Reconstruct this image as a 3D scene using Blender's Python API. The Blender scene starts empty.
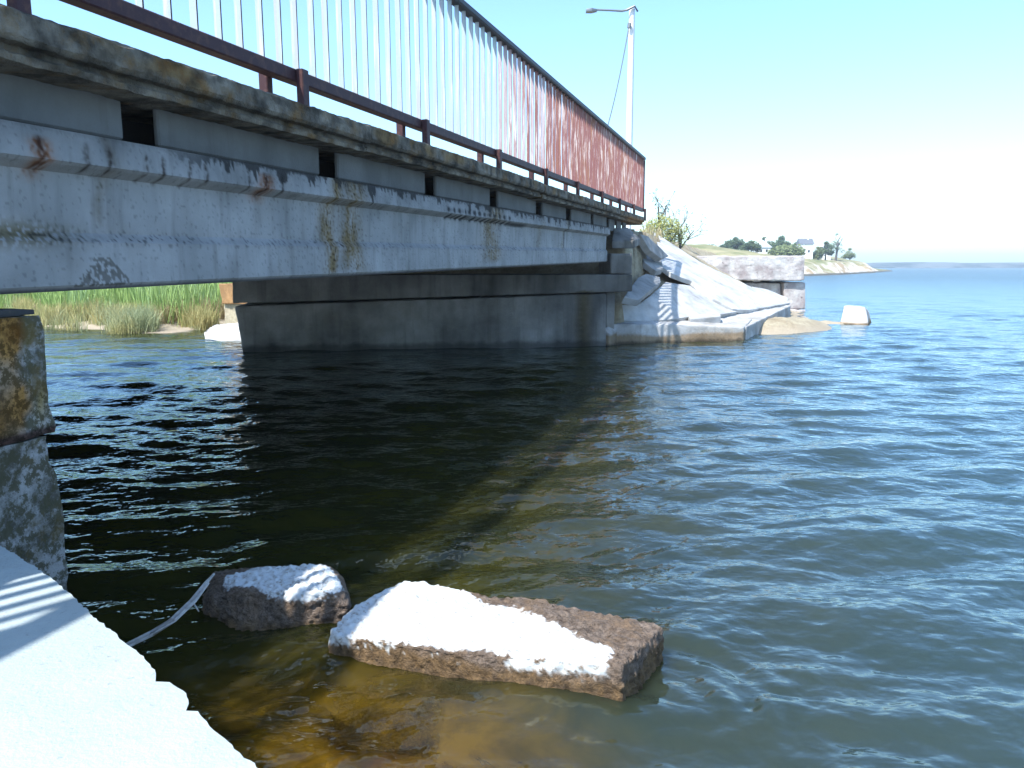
import bpy, bmesh, math, random
import numpy as np
from mathutils import Vector, Matrix, noise

# ------------------------------------------------------------------ camera, sky, sun
SC = bpy.context.scene
COL = SC.collection
F, CX, CY, HOR, H = 800.0, 512.0, 384.0, 266.0, 1.3
PITCH = math.atan((CY - HOR) / F)
cam_d = bpy.data.cameras.new('camera')
cam = bpy.data.objects.new('camera', cam_d)
COL.objects.link(cam)
cam.location = (0, 0, H)
cam.rotation_euler = (math.pi / 2 - PITCH, 0, 0)
cam_d.sensor_width = 36.0
cam_d.lens = F / 1024 * 36.0
cam_d.clip_start = 0.05
cam_d.clip_end = 20000
SC.camera = cam

SUN_EL = math.radians(53.5)
SUN_H = Vector((-0.672, -0.740))                 # horizontal direction towards the sun
SUN_AZ = math.atan2(SUN_H.x, SUN_H.y)
world = bpy.data.worlds.new('World')
SC.world = world
world.use_nodes = True
wn, wl = world.node_tree.nodes, world.node_tree.links
wn.clear()
sky = wn.new('ShaderNodeTexSky')
sky.sky_type = 'NISHITA'
sky.sun_disc = False
sky.sun_elevation = SUN_EL
sky.sun_rotation = SUN_AZ
sky.air_density = 1.0
sky.dust_density = 1.0
sky.ozone_density = 1.0
tint = wn.new('ShaderNodeMix'); tint.data_type = 'RGBA'; tint.blend_type = 'MULTIPLY'
tint.inputs[0].default_value = 1.0
tint.inputs[7].default_value = (0.75, 0.95, 1.10, 1)
bg = wn.new('ShaderNodeBackground'); bg.inputs[1].default_value = 0.12
wo = wn.new('ShaderNodeOutputWorld')
wl.new(sky.outputs[0], tint.inputs[6]); wl.new(tint.outputs[2], bg.inputs[0]); wl.new(bg.outputs[0], wo.inputs[0])

sun_d = bpy.data.lights.new('sun', 'SUN')
sun = bpy.data.objects.new('sun', sun_d)
COL.objects.link(sun)
sun_d.energy = 3.2
sun_d.angle = math.radians(0.5)
sun_d.color = (1.0, 0.99, 0.965)
sv = Vector((SUN_H.x * math.cos(SUN_EL), SUN_H.y * math.cos(SUN_EL), math.sin(SUN_EL)))
sun.rotation_euler = sv.to_track_quat('Z', 'Y').to_euler()
sun.location = (0, 0, 30)

SC.view_settings.view_transform = 'Standard'
SC.view_settings.look = 'None'
SC.view_settings.exposure = 1.55
SC.view_settings.gamma = 1.0
SC.cycles.max_bounces = 8
SC.cycles.transparent_max_bounces = 12
SC.cycles.use_denoising = True

# ------------------------------------------------------------------ measuring helpers
CP, SP = math.cos(PITCH), math.sin(PITCH)
CAM = np.array([0, 0, H])
def ray(x, y):
    return np.array([(x - CX) / F, CP + (CY - y) / F * SP, -SP + (CY - y) / F * CP])
def ground(x, y, z=0.0):
    r = ray(x, y); return CAM + r * ((z - H) / r[2])
def at(x, y, Y):
    r = ray(x, y); return CAM + r * (Y / r[1])
def onplane(x, y, P, n):
    r = ray(x, y); return CAM + r * (np.dot(P - CAM, n) / np.dot(r, n))
D = ray(757, 254); D /= np.linalg.norm(D)
NR = np.array([D[1], -D[0], 0]); NR /= np.linalg.norm(NR)
UP = np.cross(NR, D)
def b2w(s, q, u):
    return CAM + D * s + NR * q + UP * u
def sq(P):
    v = np.array(P) - CAM; return np.dot(v, D), np.dot(v, NR)

# ------------------------------------------------------------------ object helpers
def tag(o, label=None, cat=None, group=None, kind=None):
    if label: o['label'] = label
    if cat: o['category'] = cat
    if group: o['group'] = group
    if kind: o['kind'] = kind
    return o
def link_mesh(name, me, mat=None, parent=None):
    o = bpy.data.objects.new(name, me)
    COL.objects.link(o)
    if mat is not None and not me.materials: me.materials.append(mat)
    if parent is not None:
        o.parent = parent
        o.matrix_parent_inverse = Matrix.Translation(parent.location).inverted()
    return o
def empty(name, loc, label=None, cat=None, group=None):
    o = bpy.data.objects.new(name, None)
    COL.objects.link(o); o.location = loc; o.empty_display_size = 0.2
    return tag(o, label, cat, group)
def mesh_py(name, V, Fc, smooth=False, ang=None):
    me = bpy.data.meshes.new(name)
    me.from_pydata([tuple(map(float, v)) for v in V], [], [tuple(map(int, f)) for f in Fc])
    me.validate()
    if smooth:
        me.polygons.foreach_set('use_smooth', [True] * len(me.polygons))
        if ang: me.set_sharp_from_angle(angle=math.radians(ang))
    me.update()
    return me
def grid_mesh(name, P, closed=False, smooth=True, ang=40):
    """P: array (n, m, 3)"""
    n, m = P.shape[:2]
    V = P.reshape(-1, 3)
    me = bpy.data.meshes.new(name)
    j2 = m if closed else m - 1
    I, J = np.meshgrid(np.arange(n - 1), np.arange(j2), indexing='ij')
    Jn = (J + 1) % m
    Fc = np.stack([I * m + J, I * m + Jn, (I + 1) * m + Jn, (I + 1) * m + J], -1).reshape(-1, 4)
    me.vertices.add(len(V)); me.vertices.foreach_set('co', V.astype(np.float32).ravel())
    me.loops.add(Fc.size); me.loops.foreach_set('vertex_index', Fc.astype(np.int32).ravel())
    me.polygons.add(len(Fc)); me.polygons.foreach_set('loop_start', np.arange(0, Fc.size, 4, dtype=np.int32))
    me.polygons.foreach_set('loop_total', np.full(len(Fc), 4, dtype=np.int32))
    me.update(calc_edges=True)
    if smooth:
        me.polygons.foreach_set('use_smooth', np.ones(len(Fc), dtype=bool))
        if ang: me.set_sharp_from_angle(angle=math.radians(ang))
    return me
def set_col(me, C, name='tint'):
    a = me.color_attributes.new(name, 'FLOAT_COLOR', 'POINT')
    C = np.concatenate([C, np.ones((len(C), 1))], 1).astype(np.float32)
    a.data.foreach_set('color', C.ravel())
def nz(co, f, seed=0.0):
    return noise.noise(Vector((co[0] * f + seed, co[1] * f - seed * 1.7, co[2] * f + seed * .6)))
def box_mesh(name, c, ax, half, bevel=0.0, seg=1):
    """box from centre, three axes, three half sizes"""
    bm = bmesh.new()
    vs = []
    for i in (-1, 1):
        for j in (-1, 1):
            for k in (-1, 1):
                vs.append(bm.verts.new(Vector(np.array(c) + ax[0] * half[0] * i + ax[1] * half[1] * j + ax[2] * half[2] * k)))
    bmesh.ops.convex_hull(bm, input=vs)
    bmesh.ops.dissolve_limit(bm, angle_limit=0.02, verts=bm.verts, edges=bm.edges)
    if bevel: bmesh.ops.bevel(bm, geom=list(bm.edges), offset=bevel, segments=seg, affect='EDGES')
    bmesh.ops.recalc_face_normals(bm, faces=bm.faces)
    me = bpy.data.meshes.new(name); bm.to_mesh(me); bm.free()
    return me
def bbox(name, mat, parent, s, q, u, bevel=0.0):
    """box in the bridge frame: ranges along, across, up"""
    c = b2w((s[0] + s[1]) / 2, (q[0] + q[1]) / 2, (u[0] + u[1]) / 2)
    return link_mesh(name, box_mesh(name, c, (D, NR, UP), ((s[1] - s[0]) / 2, (q[1] - q[0]) / 2, (u[1] - u[0]) / 2), bevel), mat, parent)
def rough_bm(bm, L, amp, seed, f=(2.2, 7.0, 22.0), bev=0.02, keep=None):
    if bev: bmesh.ops.bevel(bm, geom=list(bm.edges), offset=bev, segments=2, affect='EDGES', profile=.55)
    bmesh.ops.triangulate(bm, faces=bm.faces)
    for _ in range(9):
        es = [e for e in bm.edges if e.calc_length() > L]
        if not es or len(bm.verts) > 60000: break
        bmesh.ops.subdivide_edges(bm, edges=es, cuts=1)
        bmesh.ops.triangulate(bm, faces=[f_ for f_ in bm.faces if len(f_.verts) > 3])
    bmesh.ops.recalc_face_normals(bm, faces=bm.faces)
    bm.normal_update()
    new = []
    for v in bm.verts:
        c = v.co
        a = nz(c, f[0], seed) * .55 + nz(c, f[1], seed + 3) * .35 + nz(c, f[2], seed + 9) * .22 + (nz(c, 55., seed + 5) * .42 - .5 * max(0., nz(c, 34., seed + 1) - .25) if L < .02 else 0)
        new.append(c + v.normal * (a * amp))
    for v, c in zip(bm.verts, new): v.co = c
def finish_bm(bm, name, mat, parent, ang=35):
    me = bpy.data.meshes.new(name); bm.to_mesh(me); bm.free()
    me.polygons.foreach_set('use_smooth', [True] * len(me.polygons))
    me.set_sharp_from_angle(angle=math.radians(ang))
    return link_mesh(name, me, mat, parent)
def prism(top, bot, name, mat, parent=None, L=.08, amp=.02, seed=0., bev=.02, ang=35):
    bm = bmesh.new()
    a = [bm.verts.new(Vector(p)) for p in top]; b = [bm.verts.new(Vector(p)) for p in bot]
    n = len(a)
    bm.faces.new(a); bm.faces.new(b[::-1])
    for i in range(n): bm.faces.new((a[i], b[i], b[(i + 1) % n], a[(i + 1) % n]))
    bmesh.ops.recalc_face_normals(bm, faces=bm.faces)
    rough_bm(bm, L, amp, seed, bev=bev)
    return finish_bm(bm, name, mat, parent, ang)
def hull(pts, name, mat, parent=None, L=.05, amp=.02, seed=0., bev=.02, ang=35):
    bm = bmesh.new()
    vs = [bm.verts.new(Vector(p)) for p in pts]
    r = bmesh.ops.convex_hull(bm, input=vs)
    dead = [g for g in r['geom_interior'] if isinstance(g, bmesh.types.BMVert)]
    if dead: bmesh.ops.delete(bm, geom=dead, context='VERTS')
    bmesh.ops.dissolve_limit(bm, angle_limit=0.05, verts=bm.verts, edges=bm.edges)
    rough_bm(bm, L, amp, seed, bev=bev)
    return finish_bm(bm, name, mat, parent, ang)
def tube_bm(bm, pts, radii, n=6):
    rings = []
    for i, p in enumerate(pts):
        p = Vector(p)
        t = (Vector(pts[min(i + 1, len(pts) - 1)]) - Vector(pts[max(i - 1, 0)])).normalized()
        a = t.orthogonal().normalized(); b = t.cross(a)
        rings.append([bm.verts.new(p + (a * math.cos(k * 2 * math.pi / n) + b * math.sin(k * 2 * math.pi / n)) * radii[i]) for k in range(n)])
    for i in range(len(rings) - 1):
        for k in range(n):
            bm.faces.new((rings[i][k], rings[i][(k + 1) % n], rings[i + 1][(k + 1) % n], rings[i + 1][k]))
    bm.faces.new(rings[0][::-1]); bm.faces.new(rings[-1])

# ------------------------------------------------------------------ materials
def M(name):
    m = bpy.data.materials.new(name); m.use_nodes = True
    nt = m.node_tree; p = nt.nodes['Principled BSDF']
    p.inputs['Specular IOR Level'].default_value = 0.25
    return m, nt.nodes, nt.links, p
def N(nodes, links, scale, detail=6, rough=.6, vec=None, dist=0.0):
    n = nodes.new('ShaderNodeTexNoise'); n.inputs['Scale'].default_value = scale
    n.inputs['Detail'].default_value = detail; n.inputs['Roughness'].default_value = rough
    n.inputs['Distortion'].default_value = dist
    if vec is not None: links.new(vec, n.inputs['Vector'])
    return n.outputs[0]
def R(nodes, links, fac, stops):
    r = nodes.new('ShaderNodeValToRGB')
    e = r.color_ramp.elements
    while len(e) < len(stops): e.new(0.5)
    for k, (pos, c) in enumerate(stops):
        e[k].position = pos
        e[k].color = (c, c, c, 1) if isinstance(c, (int, float)) else (*c, 1)
    links.new(fac, r.inputs[0]); return r.outputs[0]
def MIX(nodes, links, fac, a, b, mode='MIX'):
    m = nodes.new('ShaderNodeMix'); m.data_type = 'RGBA'; m.blend_type = mode
    for sock, v in ((m.inputs[0], fac), (m.inputs[6], a), (m.inputs[7], b)):
        if isinstance(v, (int, float)): sock.default_value = v
        elif isinstance(v, tuple): sock.default_value = (*v, 1)
        else: links.new(v, sock)
    return m.outputs[2]
def BUMP(nodes, links, p, h, strength, dist=0.01):
    b = nodes.new('ShaderNodeBump'); b.inputs['Strength'].default_value = strength; b.inputs['Distance'].default_value = dist
    links.new(h, b.inputs['Height']); links.new(b.outputs[0], p.inputs['Normal'])
def POS(nodes): return nodes.new('ShaderNodeNewGeometry').outputs['Position']
def ATT(nodes, name='tint'):
    a = nodes.new('ShaderNodeAttribute'); a.attribute_name = name; return a.outputs['Color']

def concrete(name, base, dark, spots=(.3, .26, .2), spotamt=.35, fine=60., big=1.6, bump=.5, attr=False, rough=.9, streak=0.0, pit=.35, speck=(.10, .085, .06)):
    m, n, l, p = M(name)
    pos = POS(n)
    c = MIX(n, l, R(n, l, N(n, l, big, 8, .62, pos), [(.38, 0.0), (.66, 1.0)]), dark, base)
    c = MIX(n, l, R(n, l, N(n, l, fine * .12, 8, .7, pos), [(.5, 0.0), (.72, spotamt)]), c, spots)
    c = MIX(n, l, R(n, l, N(n, l, fine, 4, .7, pos), [(.60, 0.0), (.70, pit)]), c, speck)
    if streak:
        mp = n.new('ShaderNodeMapping'); mp.inputs['Scale'].default_value = (9, 9, .7); l.new(pos, mp.inputs[0])
        c = MIX(n, l, R(n, l, N(n, l, 1.5, 5, .6, mp.outputs[0]), [(.52, 0.0), (.7, streak)]), c, (.07, .06, .05))
    if attr: c = MIX(n, l, 1.0, c, ATT(n), 'MULTIPLY')
    l.new(c, p.inputs['Base Color']); p.inputs['Roughness'].default_value = rough
    h = MIX(n, l, .5, N(n, l, fine * .25, 8, .7, pos), N(n, l, fine * 1.6, 3, .6, pos))
    BUMP(n, l, p, h, bump, .02)
    return m

MAT = {}
MAT['beam'] = concrete('beam concrete', (.34, .335, .33), (.25, .25, .245), (.25, .23, .205), .4, 45, 2.2, .35, True, .85, .32, .2)
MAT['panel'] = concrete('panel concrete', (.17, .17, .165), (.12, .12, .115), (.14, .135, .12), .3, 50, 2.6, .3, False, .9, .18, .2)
MAT['cornice'] = concrete('weathered kerb concrete', (.27, .235, .185), (.045, .037, .028), (.19, .105, .03), .9, 60, 6.0, 1.0, True, .95, .25, .6)
MAT['dark'] = concrete('shade dark concrete', (.055, .055, .055), (.03, .03, .03), (.05, .05, .05), .3, 40, 2, .4)  # near-black base paints in the shade under the deck
MAT['abut'] = concrete('stained abutment concrete', (.30, .29, .27), (.13, .125, .115), (.22, .20, .155), .5, 30, 1.0, .5, True, .9, .3, .3)
MAT['slab'] = concrete('pale paving concrete', (.56, .56, .55), (.44, .44, .43), (.36, .32, .26), .6, 30, 1.6, .8, True, .9, 0, .25)
MAT['quay'] = concrete('pale smooth quay concrete', (.37, .425, .425), (.31, .355, .355), (.27, .28, .26), .35, 55, 2.4, .35, False, .9, 0, .3)
MAT['kerb'] = concrete('tide marked concrete', (.50, .50, .49), (.36, .35, .33), (.32, .26, .18), .5, 26, 1.6, .7, True, .9, .2, .4)
MAT['wall'] = concrete('old shell stone', (.52, .50, .47), (.30, .26, .25), (.24, .18, .18), .7, 11, 3.2, 1.0, False, .95, .1, .85, (.10, .08, .08))
MAT['rusty'] = concrete('orange weathered stone', (.36, .20, .085), (.24, .135, .06), (.20, .12, .07), .6, 20, 3, .9)

def lichen_mat():
    m, n, l, p = M('lichened shell concrete')
    pos = POS(n)
    c = MIX(n, l, R(n, l, N(n, l, 9, 10, .75, pos), [(.40, 0.0), (.56, 1.0)]), (.10, .095, .075), (.40, .40, .39))
    c = MIX(n, l, R(n, l, N(n, l, 27, 8, .75, pos), [(.47, 0.0), (.53, .9)]), c, (.085, .08, .045))
    c = MIX(n, l, R(n, l, N(n, l, 4.2, 6, .65, pos), [(.52, 0.0), (.62, .85)]), c, (.14, .10, .03))
    c = MIX(n, l, 1.0, c, ATT(n), 'MULTIPLY')
    l.new(c, p.inputs['Base Color']); p.inputs['Roughness'].default_value = .95
    BUMP(n, l, p, N(n, l, 30, 9, .75, pos), .9, .02)
    return m
MAT['lichen'] = lichen_mat()

def block_mat():
    """porous shell concrete: the white limed patch comes from the attribute (r), wet tide band from g"""
    m, n, l, p = M('porous brown shell concrete')
    pos = POS(n)
    a = n.new('ShaderNodeSeparateColor'); l.new(ATT(n), a.inputs[0])
    c = MIX(n, l, R(n, l, N(n, l, 34, 10, .75, pos), [(.35, 0.0), (.65, 1.0)]), (.07, .048, .034), (.33, .255, .20))
    c = MIX(n, l, R(n, l, N(n, l, 9, 6, .7, pos), [(.45, 0.0), (.65, .7)]), c, (.27, .18, .11))
    c = MIX(n, l, R(n, l, N(n, l, 90, 3, .6, pos), [(.60, 0.0), (.68, .8)]), c, (.05, .035, .025))
    c = MIX(n, l, a.outputs[1], c, MIX(n, l, R(n, l, N(n, l, 30, 7, .7, pos), [(.4, 0.0), (.6, 1.0)]), (.075, .045, .018), (.24, .145, .06)))
    wh = MIX(n, l, R(n, l, N(n, l, 55, 5, .7, pos), [(.53, 0.0), (.62, .85)]), (.50, .52, .52), (.27, .24, .20))
    c = MIX(n, l, a.outputs[0], c, wh)
    l.new(c, p.inputs['Base Color']); p.inputs['Roughness'].default_value = .9
    h = MIX(n, l, .4, N(n, l, 40, 9, .75, pos), N(n, l, 110, 3, .6, pos))
    b = n.new('ShaderNodeBump'); b.inputs['Distance'].default_value = .05; l.new(h, b.inputs['Height'])
    st = n.new('ShaderNodeMapRange'); l.new(a.outputs[0], st.inputs[0]); st.inputs[3].default_value = 1.0; st.inputs[4].default_value = .25
    l.new(st.outputs[0], b.inputs['Strength']); l.new(b.outputs[0], p.inputs['Normal'])
    return m
MAT['block'] = block_mat()

def paint(name, base, rust, amt=.5, rough=.55, vs=2.0, pale=None):
    m, n, l, p = M(name)
    pos = POS(n)
    mp = n.new('ShaderNodeMapping'); mp.inputs['Scale'].default_value = (14, 14, vs); l.new(pos, mp.inputs[0])
    f = R(n, l, N(n, l, 1.6, 7, .7, mp.outputs[0]), [(.48, 0.0), (.62, amt)])
    c = MIX(n, l, f, base, rust)
    if pale is not None:
        c = MIX(n, l, R(n, l, N(n, l, 3.1, 6, .7, mp.outputs[0]), [(.52, 0.0), (.62, .9)]), c, pale)
    l.new(c, p.inputs['Base Color']); p.inputs['Roughness'].default_value = rough
    BUMP(n, l, p, N(n, l, 60, 5, .7, pos), .3, .004)
    return m
MAT['rail'] = paint('dark maroon rail paint', (.045, .018, .022), (.11, .05, .035), .6, .6, 14)
MAT['toprail'] = paint('blackened handrail paint', (.03, .035, .042), (.06, .03, .03), .5, .5, 14)
MAT['bar_pale'] = paint('pale bar paint', (.33, .39, .41), (.36, .30, .33), .5, .45, .8, (.46, .50, .51))
MAT['bar_mid'] = paint('mid pink bar paint', (.36, .30, .31), (.26, .12, .10), .9, .5, .9, (.50, .47, .46))
MAT['bar_red'] = paint('rusted red bar paint', (.20, .085, .08), (.24, .11, .06), .8, .6, .8, (.50, .42, .39))

# ------------------------------------------------------------------ water
def water_mat():
    m = bpy.data.materials.new('estuary water'); m.use_nodes = True
    n, l = m.node_tree.nodes, m.node_tree.links
    n.clear()
    out = n.new('ShaderNodeOutputMaterial')
    pos = POS(n)
    mp = n.new('ShaderNodeMapping'); mp.inputs['Scale'].default_value = (.8, 1.0, 1.0); mp.inputs['Rotation'].default_value = (0, 0, .14)
    l.new(pos, mp.inputs[0])
    h1 = N(n, l, 5.0, 3, .55, mp.outputs[0]); h2 = N(n, l, 1.5, 4, .55, mp.outputs[0])
    h3 = N(n, l, 16.0, 2, .5, mp.outputs[0])
    add = MIX(n, l, .5, h1, h3)
    b1 = n.new('ShaderNodeBump'); b1.inputs['Strength'].default_value = .30; b1.inputs['Distance'].default_value = .05; l.new(add, b1.inputs['Height'])
    b2 = n.new('ShaderNodeBump'); b2.inputs['Strength'].default_value = .30; b2.inputs['Distance'].default_value = .20; l.new(h2, b2.inputs['Height']); l.new(b1.outputs[0], b2.inputs['Normal'])
    nrm = b2.outputs[0]
    gl = n.new('ShaderNodeBsdfGlossy'); l.new(nrm, gl.inputs['Normal'])
    gl.inputs['Color'].default_value = (.86, .95, 1, 1)
    a = n.new('ShaderNodeSeparateColor'); l.new(ATT(n), a.inputs[0])
    # b = share of the waves too far off to model one by one: they roughen the surface instead
    ro = n.new('ShaderNodeMapRange'); l.new(a.outputs[2], ro.inputs[0]); ro.inputs[3].default_value = .05; ro.inputs[4].default_value = .27; l.new(ro.outputs[0], gl.inputs['Roughness'])
    murk = MIX(n, l, R(n, l, N(n, l, 2.2, 5, .6, pos), [(.35, 0.0), (.65, 1.0)]), (.015, .017, .005), (.029, .027, .0045))
    # olive by the bridge; blue-green further out paints sky reflection into the body colour
    dp = n.new('ShaderNodeVectorMath'); dp.operation = 'DOT_PRODUCT'; l.new(pos, dp.inputs[0]); dp.inputs[1].default_value = tuple(NR)
    mr = n.new('ShaderNodeMapRange'); l.new(dp.outputs['Value'], mr.inputs[0]); mr.inputs[1].default_value = -1.1; mr.inputs[2].default_value = 1.3
    murk = MIX(n, l, mr.outputs[0], murk, (.026, .046, .046))
    shal = MIX(n, l, R(n, l, N(n, l, 3.4, 6, .65, pos, .6), [(.38, 0.0), (.62, 1.0)]), (.028, .017, .003), (.17, .098, .008))
    body = MIX(n, l, a.outputs[0], murk, shal)
    df = n.new('ShaderNodeSubsurfaceScattering'); df.falloff = 'BURLEY'; df.inputs['Scale'].default_value = .22; df.inputs['Radius'].default_value = (1.0, .9, .5); l.new(body, df.inputs['Color'])
    tr = n.new('ShaderNodeBsdfTransparent'); tr.inputs['Color'].default_value = (.75, .62, .30, 1)
    mx = n.new('ShaderNodeMixShader'); l.new(a.outputs[1], mx.inputs[0]); l.new(df.outputs[0], mx.inputs[1]); l.new(tr.outputs[0], mx.inputs[2])
    fr = n.new('ShaderNodeFresnel'); fr.inputs['IOR'].default_value = 1.45; l.new(nrm, fr.inputs['Normal'])
    mo = n.new('ShaderNodeMixShader'); cl = n.new('ShaderNodeMapRange'); l.new(a.outputs[2], cl.inputs[0]); cl.inputs[3].default_value = .75; cl.inputs[4].default_value = .40
    mn = n.new('ShaderNodeMath'); mn.operation = 'MINIMUM'; l.new(fr.outputs[0], mn.inputs[0]); l.new(cl.outputs[0], mn.inputs[1])
    l.new(mn.outputs[0], mo.inputs[0]); l.new(mx.outputs[0], mo.inputs[1]); l.new(gl.outputs[0], mo.inputs[2])
    l.new(mo.outputs[0], out.inputs['Surface'])
    return m
MAT['water'] = water_mat()

def build_water():
    rs = [0.45]
    while rs[-1] < 90: rs.append(rs[-1] * 1.0066)
    while rs[-1] < 12000: rs.append(rs[-1] * 1.12)
    rs = np.array(rs)
    th = np.radians(np.linspace(-55, 52, 900))
    th = np.concatenate([np.radians(np.linspace(-180, -56, 60)), th, np.radians(np.linspace(53, 180, 60))])
    Rr, T = np.meshgrid(rs, th, indexing='ij')
    X, Y = Rr * np.sin(T), Rr * np.cos(T) - .1
    Z = np.zeros_like(X)
    rng = np.random.RandomState(4)
    cell = Rr * .0068
    for k in range(116):
        lam = .085 * (1.0 / .085) ** rng.rand() if k < 84 else 1.1 * 3.2 ** rng.rand()
        ang = rng.normal(.06, .60)
        kx, ky = math.sin(ang), math.cos(ang)
        w = 2 * math.pi / lam
        amp = (.0041 if k < 84 else .0009) * lam ** .95 * (.6 + .8 * rng.rand())
        fade = np.clip((lam / cell - 2.6) / 2, 0, 1)
        ph = rng.rand() * 6.28
        gx = .6 + .4 * np.sin(X * .7 / (lam + .3) * kx * .3 + Y * .9 + k)      # patches of livelier water
        a = w * (X * kx + Y * ky) + ph
        s_ = np.sin(a)
        Z += amp * fade * gx * (s_ + .28 * np.cos(2 * a))
    # wavelets running off the end of the drowned block
    for (bx, by, lam, amp) in ((.45, 2.35, .16, .006), (.40, 2.2, .11, .003)):
        rr = np.hypot(X - bx, Y - by); aa = np.arctan2(Y - by, X - bx)
        Z += amp * np.sin(2 * math.pi * rr / lam) * np.exp(-((rr - .25) / .22) ** 2) * np.clip(np.cos(aa - .1), 0, 1)
    me = grid_mesh('water', np.stack([X, Y, Z], -1), ang=None)
    # clear shallow patch over the sand bed at the quay: r = sandy shallows, g = clearness
    x, y = X.ravel(), Y.ravel()
    dsh = np.hypot((x + .62) / .90, (y - 1.75) / .78)
    sh = np.clip(1.25 - dsh, 0, 1)
    sh = sh * sh * (3 - 2 * sh)
    C = np.stack([sh, np.clip(sh * .55, 0, .5), np.clip(np.log(np.hypot(x, y) / 11.0) / np.log(9.0), 0, 1)], 1)
    set_col(me, C)
    return tag(link_mesh('water', me, MAT['water']), kind='structure')
build_water()

def build_bed():
    m, n, l, p = M('sandy bed')
    pos = POS(n)
    c = MIX(n, l, R(n, l, N(n, l, 3, 7, .65, pos), [(.38, 0.0), (.62, 1.0)]), (.09, .055, .018), (.34, .22, .07))
    l.new(c, p.inputs['Base Color']); p.inputs['Roughness'].default_value = 1
    rs = np.concatenate([np.linspace(.05, 6, 70), np.geomspace(6.3, 12000, 40)])
    th = np.radians(np.linspace(-180, 180, 120))
    Rr, T = np.meshgrid(rs, th, indexing='ij')
    X, Y = Rr * np.sin(T), Rr * np.cos(T)
    d = np.hypot(X + .4, Y - 1.7)
    Z = -.28 - .55 * np.clip((d - .6) / 2.5, 0, 1) - 1.2 * np.clip((d - 3) / 20, 0, 1) + .03 * np.sin(X * 5) * np.sin(Y * 4)
    tag(link_mesh('lakebed', grid_mesh('lakebed', np.stack([X, Y, Z], -1), ang=None), m), kind='structure')
build_bed()

# ------------------------------------------------------------------ land near the bridge
SLN_A = np.array([2.89, 13.6, .415]); SLN_B = np.array([3.87, 18.2, 1.39]); SLN_C = np.array([6.7, 19.3, .335])
SLN = np.cross(SLN_B - SLN_A, SLN_C - SLN_A); SLN /= np.linalg.norm(SLN)
def slope_z(x, y): return SLN_A[2] - (SLN[0] * (x - SLN_A[0]) + SLN[1] * (y - SLN_A[1])) / SLN[2]
LAND = np.array([(-60, 19), (-20, 18.2), (-11.2, 18.0), (-9.2, 16.6), (-7.2, 15.4), (-6.5, 15.9), (-6.2, 17.2), (-5.0, 14.9), (-4.2, 13.2), (1.3, 14.0),
                 (2.2, 13.9), (3.7, 14.3), (4.3, 15.0), (6.5, 18.9), (7.6, 20.5), (8.3, 22.9), (8.7, 25), (9.5, 30), (10.5, 38), (13, 60), (-60, 60)], float)
def sdist(x, y, poly):
    """signed distance to a polygon, positive inside"""
    d = np.full(x.shape, 1e9); inside = np.zeros(x.shape, bool)
    n = len(poly)
    for i in range(n):
        a, b = poly[i], poly[(i + 1) % n]
        e = b - a; wx, wy = x - a[0], y - a[1]
        t = np.clip((wx * e[0] + wy * e[1]) / (e @ e), 0, 1)
        d = np.minimum(d, np.hypot(wx - e[0] * t, wy - e[1] * t))
        c = ((a[1] <= y) & (b[1] > y)) | ((b[1] <= y) & (a[1] > y))
        with np.errstate(divide='ignore', invalid='ignore'):
            xi = a[0] + (y - a[1]) / (b[1] - a[1]) * e[0]
        inside ^= c & (x < xi)
    return np.where(inside, d, -d)
def bank_z(X, Y):
    dd = sdist(X, Y, LAND)
    s = (X * D[0] + Y * D[1]); q = X * NR[0] + Y * NR[1]
    low = np.clip(dd, -3, 4) * .16
    right = np.clip((q + 4) / 3, 0, 1)
    plat = np.clip((dd - .2) * .75, 0, 1.42) * right * np.clip((Y - 23.2) / .8, 0, 1) + np.clip(dd * .12, 0, .55) * (1 - right)
    z = np.where(dd > 0, np.maximum(low * .3, plat), dd * .35)
    emb = np.minimum(np.minimum(slope_z(X, Y) - .30 - .34 * np.clip((16.2 - Y) / 2, 0, 1), np.minimum(2.0, 1.86 - .57 * (q + 2.2))), 2.0 - .7 * np.clip(-(q + 7.4), 0, 9))
    emb = np.where(s > 14.2, emb, -1)
    emb = np.where((q < -2.2) & (s > 13.4), np.minimum(np.minimum(1.98, 1.98 - .8 * np.clip(-(q + 7.2), 0, 9)), .55 + (s - 13.3) * 1.0), emb)
    z = np.where(dd > -.2, np.maximum(z, emb), z)
    # low sand spit washed round the foot of the slope
    sx, sy = X - 5.7, Y - 16.6
    a = .75; u_ = sx * math.cos(a) + sy * math.sin(a); v_ = -sx * math.sin(a) + sy * math.cos(a)
    spit = .26 - .34 * ((u_ / 1.7) ** 2 + (v_ / .75) ** 2)
    z = np.maximum(z, spit)
    s2 = .07 - .2 * (((X - 7.2) / .8) ** 2 + ((Y - 18.3) / .7) ** 2)
    return np.maximum(z, s2)
def bank_mat():
    m, n, l, p = M('bank soil and dry turf')
    pos = POS(n)
    c = MIX(n, l, R(n, l, N(n, l, 1.4, 8, .65, pos), [(.36, 0.0), (.64, 1.0)]), (.24, .19, .12), (.42, .37, .26))
    c = MIX(n, l, R(n, l, N(n, l, 14, 6, .7, pos), [(.45, 0.0), (.7, .7)]), c, (.18, .14, .09))
    sx = n.new('ShaderNodeSeparateXYZ'); l.new(pos, sx.inputs[0])
    wet = R(n, l, sx.outputs[2], [(.0, 1.0), (.16, .0)])
    c = MIX(n, l, wet, c, (.34, .28, .205))
    l.new(c, p.inputs['Base Color']); p.inputs['Roughness'].default_value = 1
    BUMP(n, l, p, N(n, l, 18, 8, .7, pos), .8, .04)
    return m
MAT['bank'] = bank_mat()
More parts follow.
